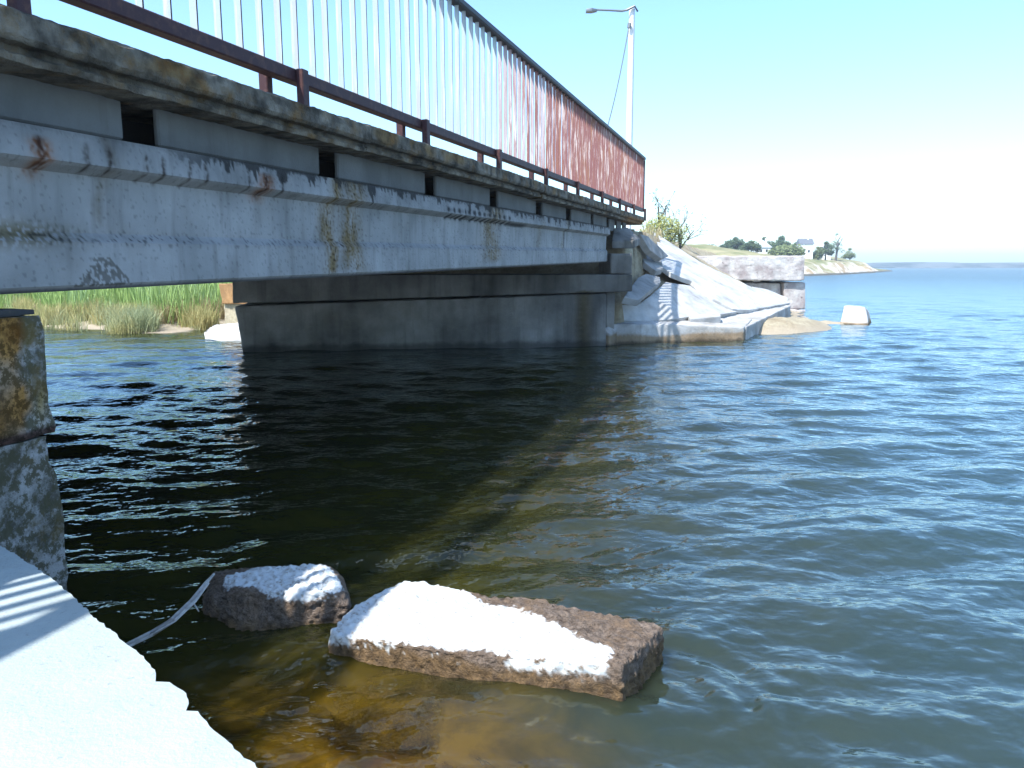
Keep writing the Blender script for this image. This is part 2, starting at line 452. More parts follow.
def build_bank():
    xs = np.arange(-34, 14.01, .16); ys = np.arange(12.4, 46, .2)
    X, Y = np.meshgrid(xs, ys, indexing='ij')
    Z = bank_z(X, Y)
    rng = np.random.RandomState(2)
    Z = Z + rng.normal(0, .018, Z.shape) * (Z > 0)
    Z = np.maximum(Z, -.5)
    tag(link_mesh('bank', grid_mesh('bank', np.stack([X, Y, Z], -1), ang=None), MAT['bank']), kind='structure')
build_bank()

# ------------------------------------------------------------------ the bridge
S0, S1 = -5.0, 13.1
bridge = empty('bridge', b2w(6, -4.7, -.12), 'grey precast concrete road bridge with rust streaked edge beam spanning the dark water', 'bridge')

def px_s(x, y, q): # bridge coordinate along s of a pixel seen on the plane at q
    P = onplane(x, y, CAM + NR * q, NR) - CAM
    return float(P @ D), float(P @ UP)

RUST = [(43, 172, .020, 1.0), (88, 172, .012, .6), (110, 175, .014, .6), (146, 180, .013, .6), (164, 182, .012, .6), (190, 186, .010, .5),
        (249, 196, .012, .5), (266, 200, .030, 1.0), (283, 202, .012, .4), (205, 170, .012, .3)]
def beam_colour(P, S, Uv):
    n = len(S)
    C = np.ones((n, 3))
    hsh = np.array([noise.noise(Vector((s * 5, u * 5, 0))) for s, u in zip(S, Uv)])
    hs2 = np.array([noise.noise(Vector((s * 22, u * 6, 4))) for s, u in zip(S, Uv)])
    hs3 = np.array([noise.noise(Vector((s * 60, u * 60, 8))) for s, u in zip(S, Uv)])
    def mul(mask, col):
        nonlocal C
        mask = np.clip(mask, 0, 1)[:, None]
        C = C * (1 - mask) + C * np.array(col) * mask
    C *= (1 - .16 * np.clip(hsh * 1.6, 0, 1) - .10 * np.clip(hs2 * 2, 0, 1) - .25 * (hs3 > .42))[:, None]
    # darker, uneven rim of the flange
    mul(np.clip((Uv - .30) / .10, 0, 1) * (.35 + .5 * np.clip(hsh + .2, 0, 1)), (.50, .50, .50))
    # black chipped drips from the top arris
    hs4 = np.array([noise.noise(Vector((s * 9 + 3, u * 3, 1))) + .55 * noise.noise(Vector((s * 47, u * 14, 6))) for s, u in zip(S, Uv)])
    edge = .43 - .018 - .13 * np.clip(hs4, 0, 1) * np.clip((S - 2.75) / .3, 0, 1) + .02 * hs3
    act = np.clip((S - 2.6) / .5, .25, 1)
    mul(np.clip((Uv - edge) / .015, 0, 1) * act * (hsh > -.45), (.16, .155, .155))
    for (x, y, w, k) in RUST:
        s, _ = px_s(x, y, -2.3)
        wob = .004 * np.sin(Uv * 40 + x) + .006 * hs2
        g = np.exp(-((S - s + wob) / w) ** 2) * np.clip((.405 - Uv) / .02, 0, 1) * np.clip((Uv - (.29 - .03 * k)) / .035, 0, 1)
        mul(g * np.clip(.75 + 1.3 * hs3 + .4 * hs2, 0, 1), (.16, .11, .09))
        if k >= 1: mul(np.exp(-((S - s + wob) / (w * 2)) ** 2) * np.clip((.40 - Uv) / .02, 0, 1) * np.clip((Uv - .24) / .08, 0, 1) * (.8 + hs3), (1.1, .45, .18))
    # long ochre runs down the web
    for (x, y, w, k, low) in ((331, 215, .075, 1.0, -.12), (353, 215, .13, .85, -.12), (493, 228, .22, .8, -.08), (565, 235, .05, .5, .0), (106, 190, .03, .25, .1), (541, 228, .10, .3, .05)):
        s, _ = px_s(x, y, -2.33)
        wob = .02 * np.sin(Uv * 17 + x) + .03 * hsh
        g = np.exp(-((S - s + wob) / w) ** 2) * np.clip((Uv - low) / .05, .0, 1) * np.clip(.85 + .9 * hs2 + .7 * hs3, 0, 1.3)
        mul(g * k, (.66, .47, .22))
        mul(g * k * np.clip(hs3 * 1.8, 0, 1), (.35, .28, .2))
    s, _ = px_s(566, 235, -2.33)
    mul(np.exp(-((S - s) / .025) ** 2) * np.clip((Uv - .07) / .03, 0, 1), (.2, .2, .2))
    # pitted line where the web meets the bottom bulb
    band = np.exp(-((Uv - .065 - .006 * hsh) / .022) ** 2)
    mul(band * .5, (.7, .7, .72))
    mul(band * (hs3 > .25) * np.clip(.6 + hsh, .1, 1), (.25, .25, .26))
    mul(np.exp(-((Uv - .075) / .04) ** 2) * np.clip((2.45 - S) / .3, 0, 1) * (hs3 > -.2), (.5, .42, .25))
    # row of pocks under the rim
    for k in range(13):
        x = 449 + k * 5.0
        s, _ = px_s(x, 217, -2.3)
        for dz in (0, .05):
            mul(np.exp(-((S - s - .05 * (dz > 0)) / .035) ** 2 - ((Uv - .35 + dz) / .018) ** 2) * (1.6 + 3 * hs2), (.12, .12, .13))
    s, _ = px_s(520, 225, -2.3)
    mul(np.exp(-((S - s) / .35) ** 4 - ((Uv - .295) / .018) ** 4), (.2, .2, .2))
    # scuffed triangle low on the bulb
    s, _ = px_s(105, 278, -2.33)
    mul((np.abs(S - s) < .13 * (.01 - Uv) / .12 + .02) * (Uv < .0) * (Uv > -.11) * (hs3 > -.1), (.45, .43, .4))
    mul(np.clip((-.105 - Uv) / .01, 0, 1), (.35, .35, .37))  # beam underside coloured darker to paint in its shade
    return np.clip(C, 0, 1.1)

def densify(prof, L):
    out = []
    for i in range(len(prof)):
        a, b = np.array(prof[i]), np.array(prof[(i + 1) % len(prof)])
        n = max(1, int(np.ceil(np.linalg.norm(b - a) / L)))
        for k in range(n): out.append(a + (b - a) * k / n)
    return np.array(out)
def extrude_profile(name, prof, S, mat, parent, colour=None, L=None, jit=0.0, seed=0):
    pr = densify(prof, L) if L else np.array(prof, float)
    m = len(pr)
    Sg, Q = np.meshgrid(S, pr[:, 0], indexing='ij'); _, U = np.meshgrid(S, pr[:, 1], indexing='ij')
    Qw, Uw = Q.copy(), U.copy()
    if jit:
        for i in range(len(S)):
            for j in range(m):
                v = noise.noise_vector(Vector((S[i] * 6 + seed, Q[i, j] * 9, U[i, j] * 9)))
                v2 = noise.noise_vector(Vector((S[i] * 25 + seed, Q[i, j] * 30, U[i, j] * 30)))
                Qw[i, j] += jit * (v.x * .6 + v2.x * .5); Uw[i, j] += jit * (v.y * .6 + v2.y * .5)
    P = CAM + Sg[..., None] * D + Qw[..., None] * NR + Uw[..., None] * UP
    me = grid_mesh(name, P, closed=True)
    bm = bmesh.new(); bm.from_mesh(me); bm.verts.ensure_lookup_table()
    bm.faces.new([bm.verts[j] for j in range(m)][::-1]); bm.faces.new([bm.verts[(len(S) - 1) * m + j] for j in range(m)])
    bmesh.ops.recalc_face_normals(bm, faces=bm.faces)
    bm.to_mesh(me); bm.free()
    me.set_sharp_from_angle(angle=math.radians(28))
    if colour is not None: set_col(me, colour(P.reshape(-1, 3), Sg.ravel(), U.ravel()))
    return link_mesh(name, me, mat, parent)

BEAM = [(-2.86, .43), (-2.30, .43), (-2.292, .325), (-2.305, .315), (-2.355, .292), (-2.362, .085), (-2.335, .052), (-2.332, -.10), (-2.35, -.12), (-2.68, -.12), (-2.70, .05), (-2.62, .09), (-2.62, .28), (-2.86, .33)]
def split_profile():
    pr = densify(BEAM, .5)
    out = []
    for i in range(len(BEAM)):
        a, b = np.array(BEAM[i]), np.array(BEAM[(i + 1) % len(BEAM)])
        fine = 1 <= i <= 7
        n = max(1, int(np.ceil(np.linalg.norm(b - a) / (.0075 if fine else .6))))
        for k in range(n): out.append(a + (b - a) * k / n)
    return out
S_f = [S0, -1., .4, 1.0, 1.4]
while S_f[-1] < S1 - .03: S_f.append(S_f[-1] + .0048 * max(1.0, S_f[-1] / 2.0) ** 1.25)
S_f[-1] = S1
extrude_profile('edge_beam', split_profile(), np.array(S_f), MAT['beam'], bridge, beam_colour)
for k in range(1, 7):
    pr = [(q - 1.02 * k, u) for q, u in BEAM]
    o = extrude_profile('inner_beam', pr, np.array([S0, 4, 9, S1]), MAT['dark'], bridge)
bbox('deck_slab', MAT['dark'], bridge, (S0, 16.4), (-9.0, -2.62), (.615, .70))  # deck and beams widened out of view to keep sun off the abutment
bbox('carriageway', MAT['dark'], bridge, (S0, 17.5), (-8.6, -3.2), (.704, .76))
# upstand panels under the kerb, with the dark open gaps between them
gaps = [(2.68, 2.875), (4.17, 4.385), (5.70, 5.92), (7.24, 7.49), (8.88, 9.18), (10.38, 10.70), (12.02, 12.26), (13.35, 13.62), (14.15, 14.4), (14.85, 15.1), (15.45, 15.75)]
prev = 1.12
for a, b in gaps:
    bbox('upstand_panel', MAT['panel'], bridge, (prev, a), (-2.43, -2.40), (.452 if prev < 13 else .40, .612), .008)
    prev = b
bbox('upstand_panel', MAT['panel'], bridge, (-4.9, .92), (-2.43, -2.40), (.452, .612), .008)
bbox('cavity_shade', MAT['dark'], bridge, (S0, 15.9), (-2.80, -2.70), (.434, .612))  # dark sheet standing in for the shade inside the open gaps
# kerb slabs with the stepped drip edge
CORN = [(-2.95, .775), (-2.235, .762), (-2.203, .745), (-2.20, .672), (-2.212, .655), (-2.245, .65), (-2.248, .633), (-2.232, .625), (-2.24, .604), (-2.30, .60), (-2.95, .60)]
def cornice_colour(P, S, U):
    C = np.ones((len(S), 3))
    h = np.array([noise.noise(Vector((s * 4, u * 9, 2))) for s, u in zip(S, U)])
    h2 = np.array([noise.noise(Vector((s * 11, u * 20, 5))) for s, u in zip(S, U)])
    m = np.clip((h - .05) * 3, 0, 1) * np.clip((U - .655) / .02, 0, 1)
    C = C * (1 - m[:, None] * .8) + np.array((.95, .66, .28)) * m[:, None] * .8
    m = np.clip((h2 - .1) * 4, 0, .7); C *= (1 - m * .55)[:, None]
    g = np.exp(-((U - .65) / .012) ** 2); C *= (1 - .55 * g)[:, None]  # dark line paints the shade of the drip step
    r = np.clip((S - 13.6) / 1.2, 0, 1)[:, None] * np.clip((.70 - U) / .03, 0, 1)[:, None]
    C = C * (1 - r) + np.array((1.2, .75, .35)) * r
    return C
cuts = [(S0, 1.3, 0, 0), (1.31, 4.43, 0, 0), (4.45, 8.50, -.004, .006), (8.515, 10.6, .003, -.004), (10.62, 13.5, -.004, .004), (13.52, 16.6, -.006, -.010)]
for k, (a, b, dq, du) in enumerate(cuts):
    st = max(.014, .008 * a)
    S = np.linspace(a, b, max(3, int((b - a) / st)) if a > 1 else 30)
    extrude_profile('kerb_slab', [(q + dq, u + du) for q, u in CORN], S, MAT['cornice'], bridge, cornice_colour, .011 if a < 4 else .02, .009, k * 3.3)

# ------------------------------------------------------------------ railing
railing = empty('railing', b2w(8, -2.3, .76), 'long steel bridge railing of flat upright bars, faded pink turning rusty red', 'railing')
bbox('bottom_rail', MAT['rail'], railing, (-4.9, 16.98), (-2.335, -2.265), (.868, .932), .006)
bbox('top_rail', MAT['toprail'], railing, (-4.9, 16.96), (-2.345, -2.255), (1.905, 1.962), .012)
posts = [-4.5, -2.85, -1.2, .45, 2.10, 3.76, 5.36, 7.03, 8.72, 10.36, 12.08, 13.7, 15.35, 16.9]
for s in posts:
    bbox('post', MAT['rail'], railing, (s - .03, s + .03), (-2.262, -2.222), (.69, .93), .004)
    if s < 16: bbox('rear_leg', MAT['rail'], railing, (s - .15, s - .10), (-2.40, -2.35), (.76, .90), .004)
bbox('end_post', MAT['rail'], railing, (16.93, 16.97), (-2.33, -2.27), (.934, 1.902), .004)
bars = {}
def bar_mesh(s, mat):
    me = box_mesh('baluster', (0, 0, 0), (D, NR, UP), (.0045, .017, .486)); me.materials.append(mat); me.materials.append(MAT['rail'])
    for f in me.polygons:
        if abs(np.dot(f.normal, D)) < .5: f.material_index = 1      # dark material paints the shade on the narrow edges
    return me
bars['p'] = bar_mesh(0, MAT['bar_pale']); bars['r'] = bar_mesh(0, MAT['bar_red']); bars['m'] = bar_mesh(0, MAT['bar_mid'])
rnd = random.Random(7)
k = 0; s = -.28 - .157 * 28
while s < 16.9:
    w_ = s + rnd.uniform(-.7, .7); kind = 'p' if w_ < 6.9 else ('m' if w_ < 8.3 else 'r')  # bars pale at the near end, redder along the rail
    o = bpy.data.objects.new('baluster', bars[kind]); COL.objects.link(o)
    P = b2w(s + rnd.uniform(-.006, .006), -2.3 + rnd.uniform(-.002, .002), 1.419)
    o.parent = railing; o.matrix_parent_inverse = Matrix.Translation(railing.location).inverted()
    o.location = P; o.rotation_euler = (0, 0, rnd.uniform(-.03, .03))
    s += .157; k += 1

# ------------------------------------------------------------------ far abutment
A = ground(606, 346); Bl = ground(245, 352)
ab = empty('abutment', (A + Bl) / 2, 'stained concrete abutment standing in the water under the far end of the bridge', 'abutment')
EX = (A - Bl); EX[2] = 0; WL = np.linalg.norm(EX); EX /= WL
EY = np.array([-EX[1], EX[0], 0]); EZ = np.array([0, 0, 1.])
def abut_colour(seed, dark=1.0, zt=.9):
    def f(P):
        C = np.ones((len(P), 3)) * dark
        e = (P - Bl) @ EX
        h = np.array([nz(p, 1.3, seed) for p in P]); h2 = np.array([nz((p[0] * 3, p[1] * 3, p[2] * .6), 2.5, seed + 4) for p in P])
        C *= (1 - .35 * np.clip(h * 2, 0, 1) - .25 * np.clip(h2 * 2, 0, 1))[:, None]
        m = np.clip((.12 + .05 * h2 - P[:, 2]) / .05, 0, 1)[:, None]
        C = C * (1 - .55 * m) + C * np.array((.55, .42, .28)) * .0 * m
        # ochre run near the right corner
        g = np.exp(-((e - (WL - .38) + .05 * h2) / .13) ** 2)[:, None] * .85 * (P[:, 2] < zt)[:, None]
        C = C * (1 - g) + C * np.array((.55, .42, .18)) * g
        return C
    return f
def colour_obj(o, f):
    me = o.data; V = np.empty(len(me.vertices) * 3, np.float32); me.vertices.foreach_get('co', V)
    set_col(me, f(V.reshape(-1, 3).astype(float))); return o
def abox(name, e, y, z0, z1, mat, L=.12, amp=.012, seed=0., bev=.02, zl=None, flare=0.0):
    """box in the abutment frame; zl = (bottom, top) at the left end when they differ"""
    b0, t0 = zl if zl else (z0, z1)
    def p(ee, yy, zz): return Bl * np.array([1, 1, 0]) + EX * ee + EY * yy + EZ * zz
    bot = [p(e[0] + flare, y[0], b0), p(e[1], y[0], z0), p(e[1], y[1], z0), p(e[0] + flare, y[1], b0)]
    top = [p(e[0], y[0], t0), p(e[1], y[0], z1), p(e[1], y[1], z1), p(e[0], y[1], t0)]
    return prism(top, bot, name, mat, ab, L, amp, seed, bev)
colour_obj(abox('wall', (-.12, WL), (0, 1.5), -.6, .86, MAT['abut'], .09, .02, 1., .04, (-.6, .70), .16), abut_colour(1.))
colour_obj(abox('cap_beam', (-.14, WL + .42), (-.03, 1.3), .89, 1.165, MAT['abut'], .09, .016, 2., .02, (.74, 1.165)), abut_colour(2., .8))  # cap tone lowered to paint the shade under the beams
colour_obj(abox('bearing_block', (WL + .06, WL + .42), (.02, .75), 1.172, 1.50, MAT['abut'], .07, .018, 3., .02), abut_colour(3., .85))
colour_obj(abox('corner_pier', (WL + .02, WL + .17), (.1, 1.3), -.5, .87, MAT['abut'], .07, .02, 4., .02), abut_colour(4., 1.))
# broken wedge on top of the bearing block
T = [at(612, 241, 13.6), at(634, 241, 13.7), at(640, 238, 14.4), at(629, 229, 14.4), at(614, 228, 14.2)]
colour_obj(hull([p for p in T] + [p - np.array([0, 0, .12]) for p in T[:3]] + [T[3] + np.array([0, .3, -.1]), T[4] + np.array([0, .3, -.1])], 'broken_wedge', MAT['abut'], ab, .06, .02, 5., .012), abut_colour(5., 1.1))

# ------------------------------------------------------------------ broken slope paving
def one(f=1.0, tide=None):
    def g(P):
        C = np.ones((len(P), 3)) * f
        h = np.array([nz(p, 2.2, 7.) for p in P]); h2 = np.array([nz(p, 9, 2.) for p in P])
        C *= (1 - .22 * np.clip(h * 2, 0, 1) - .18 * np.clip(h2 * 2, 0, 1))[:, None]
        if tide:
            m = np.clip((tide + .05 * h - P[:, 2]) / .03, 0, 1)[:, None]
            C = C * (1 - m) + C * np.array((.66, .50, .34)) * m
            k = np.clip((.05 + .03 * h2 - P[:, 2]) / .03, 0, 1)[:, None]; C *= (1 - .6 * k)
        return C
    return g
def slope_slab(name, pts, th, label, seed, lift=0.0, tone=.85, Ys=None, amp=.011, L=.07, group='broken paving slabs on the embankment slope'):  # low tone paints the bridge shade into a slab's colour
    top = []
    for i, (x, y) in enumerate(pts):
        if Ys and Ys[i]: P = at(x, y, Ys[i])
        else: P = onplane(x, y, SLN_A - SLN * lift, SLN)
        top.append(P)
    c = np.mean(top, 0)
    # mean normal of the outline
    n = np.zeros(3)
    for i in range(len(top)):
        n += np.cross(top[i] - c, top[(i + 1) % len(top)] - c)
    n /= np.linalg.norm(n)
    if n[2] < 0: n = -n
    bot = [p - n * th + np.array([0, 0, -.03]) for p in top]
    o = prism(top, bot, name, MAT['slab'], None, L, amp, seed, .010, 30)
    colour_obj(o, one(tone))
    return tag(o, label, 'concrete slab', group)
slope_slab('paving_slab', [(652, 231), (676, 246), (700, 262), (745, 284), (790, 303), (770, 306.5), (748, 310), (733, 309), (713, 298), (692, 281), (672, 273.5), (661, 266), (654, 250)], .07,
           'largest sunlit pale paving slab running from the railing end down to the water', 11., tone=.95)
slope_slab('paving_slab', [(666, 282), (690, 285.5), (711, 300), (727, 309), (738, 311.5), (722, 314), (686, 317), (664, 320), (640, 320.5), (614, 320), (616, 305), (638, 304), (650, 296)], .16,
           'low paving slab above the front kerb beam with striped railing shadow', 12., Ys=[None, None, None, None, None, None, 14.4, 14.2, 14.0, 13.7, 13.9, 14.2, 14.5])
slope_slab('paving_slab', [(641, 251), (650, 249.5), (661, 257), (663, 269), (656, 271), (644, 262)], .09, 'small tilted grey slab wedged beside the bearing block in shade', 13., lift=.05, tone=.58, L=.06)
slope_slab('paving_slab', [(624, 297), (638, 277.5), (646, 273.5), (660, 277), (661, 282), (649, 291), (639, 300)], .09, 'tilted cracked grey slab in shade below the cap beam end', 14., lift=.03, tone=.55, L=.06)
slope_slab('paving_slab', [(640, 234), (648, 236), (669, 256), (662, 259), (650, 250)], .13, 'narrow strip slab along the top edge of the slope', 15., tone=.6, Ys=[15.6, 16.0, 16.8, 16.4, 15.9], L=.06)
slope_slab('paving_slab', [(752, 286.5), (768, 289.5), (788, 298), (788, 303.5), (770, 297), (756, 291)], .12, 'thin loose slab lying against the foot of the old stone block', 16., Ys=[20.9, 21.2, 21.2, 20.2, 20.0, 20.2], L=.08)
slope_slab('paving_slab', [(688, 315.5), (700, 314), (720, 313), (721, 316), (704, 318), (690, 319)], .12, 'small broken brown faced slab piece lying on the front kerb beam', 17., Ys=[14.5, 14.8, 14.9, 14.5, 14.3, 14.2], L=.05)
# kerb beams at the water line
K = [at(613, 324, 13.35), at(680, 324.5, 13.75), at(744, 327.5, 14.1), at(752, 319, 15.4), at(690, 317, 15.0), at(640, 318, 14.6)]
o = prism(K, [np.array([p[0], p[1], -.5]) for p in K], 'kerb_beam', MAT['kerb'], None, .07, .022, 21., .02, 40)
tag(colour_obj(o, one(1., .16)), 'long pale kerb beam with brown tide mark at the front of the slope', 'kerb', 'kerb beams at the foot of the slope')
K = [at(746, 327, 14.3), at(790.5, 305.5, 19.4), at(776, 304.5, 19.8), at(722, 316.5, 15.6), at(716, 320, 15.0)]
o = prism(K, [np.array([p[0], p[1], -.5]) for p in K], 'kerb_beam', MAT['kerb'], None, .08, .025, 22., .02, 40)
tag(colour_obj(o, one(1.)), 'kerb beam with shaded side running away towards the old stone block', 'kerb', 'kerb beams at the foot of the slope')
# rubble where kerb meets abutment
K = [at(604, 329, 13.15), at(612, 325, 13.3), at(617, 330, 13.3), at(609, 334, 13.1)]
o = prism(K, [np.array([p[0], p[1], -.4]) for p in K], 'rubble_chunk', MAT['kerb'], None, .05, .05, 23., .015, 40)
tag(colour_obj(o, one(.8, .2)), 'ragged concrete chunk filling the corner between kerb beam and abutment', 'rubble')

# ------------------------------------------------------------------ old stone block behind the slope
sw = empty('stone_wall', at(770, 311, 23.4) , 'old pale stone wall end with overhanging upper block beyond the slope', 'wall')
def wbox(name, x0, x1, y0, y1, Y, dep, seed, mat=MAT['wall'], amp=.05, parent=sw):
    a, b = at(x0, y0, Y), at(x1, y0, Y); c, e = at(x0, y1, Y), at(x1, y1, Y)
    dv = np.array([-.1, dep, 0])
    return prism([a, b, b + dv, a + dv], [c, e, e + dv, c + dv], name, mat, parent, .12, amp, seed, .03, 45)
wbox('upper_block', 684, 805, 256, 280.5, 23.2, 2.4, 31.)
wbox('lower_block', 700, 781, 283, 314, 23.5, 2.0, 32.)
wbox('lower_block', 784, 805.5, 282.5, 309, 23.35, 2.0, 33.)
wbox('foot_stone', 789, 806, 309.5, 317, 23.2, 1.2, 34., amp=.12)
T = [at(844, 306, 18.2), at(865, 307, 18.1), at(869, 311, 18.6), at(849, 305.2, 18.9)]
Bt = [at(838, 326, 17.9), at(870, 326, 17.7), at(874, 325, 18.9), at(842, 325, 19.2)]
o = hull(T + [np.array([p[0], p[1], -.2]) for p in Bt], 'concrete_block', MAT['kerb'], None, .05, .03, 41., .02, 40)
tag(colour_obj(o, one(1.15, .09)), 'lone pale concrete block standing in the water off the spit', 'concrete block')

# ------------------------------------------------------------------ near abutment on the left
na = empty('near_abutment', b2w(1.0, -4, -.8), 'lichen covered near abutment of two stacked blocks under the beam', 'abutment')
def near_block(name, prof, q0, q1, u0, u1, mat, seed, orange):
    """prof: list of (u, s_end) giving the ragged right edge"""
    L = []
    us = np.linspace(u0, u1, int((u1 - u0) / .018) + 2); qs = np.concatenate([np.linspace(q0, q0 - .5, 26), np.linspace(q0 - .8, q1, 6)])
    ss = np.linspace(.0, 1.0, 40)
    pu = np.array([p[0] for p in prof]); ps = np.array([p[1] for p in prof])
    bm = bmesh.new()
    def pt(s, q, u): return Vector(b2w(s, q, u))
    # outline around in plan: side face (s from 0 to end), front face (q inward)
    rows = []
    for u in us:
        e = float(np.interp(u, pu, ps))
        row = [(.2 + (e - .2) * (1 - (1 - t) ** 1.6), q0) for t in np.linspace(0, 1, 46)] + [(e, q) for q in qs[1:]] + [(.2, q1)]
        r = []
        for (s, q) in row:
            P = b2w(s, q, u)
            v = noise.noise_vector(Vector(P * 5) + Vector((seed, 0, 0))) * .5 + noise.noise_vector(Vector(P * 16) + Vector((seed, 0, 0))) * .3 + noise.noise_vector(Vector(P * 45)) * .12
            r.append(bm.verts.new(Vector(P) + Vector((v.x * .026, v.y * .026, v.z * .008))))
        rows.append(r)
    n = len(rows[0])
    for i in range(len(rows) - 1):
        for j in range(n): bm.faces.new((rows[i][j], rows[i][(j + 1) % n], rows[i + 1][(j + 1) % n], rows[i + 1][j]))
    bm.faces.new(rows[-1]); bm.faces.new(rows[0][::-1])
    bmesh.ops.recalc_face_normals(bm, faces=bm.faces)
    o = finish_bm(bm, name, mat, na, 40)
    def col(P):
        C = np.ones((len(P), 3))
        h = np.array([nz(p, 7, seed) for p in P]); h2 = np.array([nz(p, 22, seed) for p in P])
        s = (P - CAM) @ D; u = (P - CAM) @ UP
        if orange:
            m = np.clip((1.99 - s + .06 * h + .02 * h2) / .02, 0, 1) * np.clip(.9 + h, 0, 1)
            C = C * (1 - m[:, None]) + np.array((.95, .50, .14)) * m[:, None]
            m = np.exp(-((s - 2.05) / .03) ** 2) * np.clip((-.35 - u) / .1, 0, 1) * np.clip(.4 + 2 * h, 0, 1)
            C = C * (1 - m[:, None]) + np.array((.8, .6, .25)) * m[:, None]
            m = np.clip((-.555 - u + .01 * h) / .012, 0, 1)
            C = C * (1 - m[:, None]) + np.array((.18, .09, .07)) * m[:, None]
        else:
            C *= .85
        return C
    return colour_obj(o, col)
near_block('upper_block', [(-.60, 2.075), (-.565, 2.088), (-.50, 2.075), (-.42, 2.068), (-.36, 2.062), (-.30, 2.07), (-.22, 2.07), (-.19, 2.06)], -2.25, -7.2, -.588, -.19, MAT['lichen'], 1.3, True)
near_block('lower_block', [(-1.8, 2.13), (-1.15, 2.085), (-1.0, 2.085), (-.80, 2.085), (-.74, 2.08), (-.69, 2.045), (-.595, 2.05)], -2.252, -7.2, -1.8, -.592, MAT['lichen'], 5.1, False)
prism([b2w(1.93, -2.29, -.165), b2w(2.00, -2.27, -.165), b2w(2.10, -2.30, -.172), b2w(2.10, -3.2, -.165), b2w(1.93, -3.2, -.165)],
      [b2w(1.93, -2.29, -.188), b2w(2.00, -2.27, -.188), b2w(2.10, -2.30, -.19), b2w(2.10, -3.2, -.188), b2w(1.93, -3.2, -.188)], 'bearing_plate', MAT['dark'], na, .03, .008, 8., .003)

# ------------------------------------------------------------------ foreground quay slab
def build_quay():
    edge = [(-60, 508), (0, 545), (35, 567), (68, 590), (100, 622), (128, 647), (141, 657), (154, 670), (157, 681), (170, 682), (182, 691), (188, 704), (185, 711), (197, 711.5), (208, 721), (214, 730), (222, 735), (236, 748), (246, 757), (262, 770)]
    pts = [ground(x, y, .53) for x, y in edge]
    out = []
    rr = random.Random(3)
    for i in range(len(pts) - 1):
        n = max(1, int(np.linalg.norm(pts[i + 1] - pts[i]) / .012))
        for k in range(n):
            p = pts[i] + (pts[i + 1] - pts[i]) * k / n
            j = .008 * noise.noise(Vector(p * 9)) + .005 * noise.noise(Vector(p * 40)) + rr.gauss(0, .0012)
            out.append(p + np.array([.7 * j, .7 * j, 0]))
    e = np.array([.72, -.69, 0])
    out.append(pts[-1]); out.append(pts[-1] + e * 1.2); out.append(pts[-1] + e * 1.2 + np.array([-1.6, -1.6, 0])); out.append(np.array([-3.4, -.3, .53]))
    bm = bmesh.new()
    t = [bm.verts.new(Vector(p)) for p in out]
    m = [bm.verts.new(Vector(p + np.array([rr.gauss(0, .004), rr.gauss(0, .004), -.02 - rr.random() * .01]) - np.array([.012, .012, 0]))) for p in out]
    b = [bm.verts.new(Vector(p + np.array([-.03, -.03, -1.0]))) for p in out]
    n = len(t)
    f = bm.faces.new(t)
    for i in range(n):
        j = (i + 1) % n
        bm.faces.new((t[i], m[i], m[j], t[j])); bm.faces.new((m[i], b[i], b[j], m[j]))
    bm.faces.new(b[::-1])
    bmesh.ops.triangulate(bm, faces=[f])
    bmesh.ops.recalc_face_normals(bm, faces=bm.faces)
    me = bpy.data.meshes.new('quay_slab'); bm.to_mesh(me); bm.free()
    o = link_mesh('quay_slab', me, MAT['quay'])
    tag(o, 'pale foreground concrete slab with ragged edge in the bottom left corner', 'concrete slab')
build_quay()

# ------------------------------------------------------------------ drowned blocks by the quay
def in_poly(x, y, poly): return sdist(np.array(x), np.array(y), np.array(poly, float))
def project(P):
    v = P - CAM
    dd = v[:, 1] * CP - v[:, 2] * SP; uu = v[:, 1] * SP + v[:, 2] * CP
    return CX + F * v[:, 0] / dd, CY - F * uu / dd
def block_colour(white_top, tide):
    """white_top: outline of the limed patch on the top face, metres in plan"""
    def f(P):
        h = np.array([nz(p, 16, 2.) for p in P]); h2 = np.array([nz(p, 60, 5.) + .8 * nz(p, 130, 2.) for p in P])
        d = in_poly(P[:, 0], P[:, 1], white_top)
        ztop = f.zt(P)
        w = np.clip((d + .022 * h + .014 * h2) / .006, 0, 1) * np.clip((P[:, 2] - ztop + .045 + .012 * h2) / .012, 0, 1)
        g = np.clip((tide + .02 * h - P[:, 2]) / .03, 0, 1) * .75
        return np.stack([w, g, w * 0], 1)
    return f
TL, TB, TR, TF = ground(327, 634, .07), ground(404, 581, .10), ground(664, 626, .125), ground(622, 666, .135)
mid1, mid2 = ground(455, 652, .10), ground(545, 601, .115)
top = [TL, mid1, TF, TR, mid2, TB, ground(352, 608, .085)]
base = [ground(322, 662), ground(455, 680), ground(624, 718), ground(672, 652), ground(560, 612), ground(405, 590), ground(340, 612)]
bot = [np.array([b[0], b[1], -.45]) * np.array([1, 1, 1]) for b in base]
o = prism(top, bot, 'concrete_block', MAT['block'], None,   .009, .024, 51., .010, 60)
wp = [ground(x, y, z)[:2] for x, y, z in ((318, 640, .07), (334, 618, .07), (372, 596, .08), (402, 580, .1), (425, 583, .1), (470, 591, .11), (490, 606, .11), (515, 606, .11), (545, 617, .12), (580, 640, .12), (612, 650, .13), (610, 668, .13), (560, 664, .125), (500, 655, .11), (440, 646, .1), (370, 639, .08))]
f = block_colour(wp, .088); f.zt = lambda P: .07 + (P[:, 0] + .6) * .062 + .008
tag(colour_obj(o, f), 'longest broken concrete block in the foreground water, brown with white patch on top', 'concrete block')
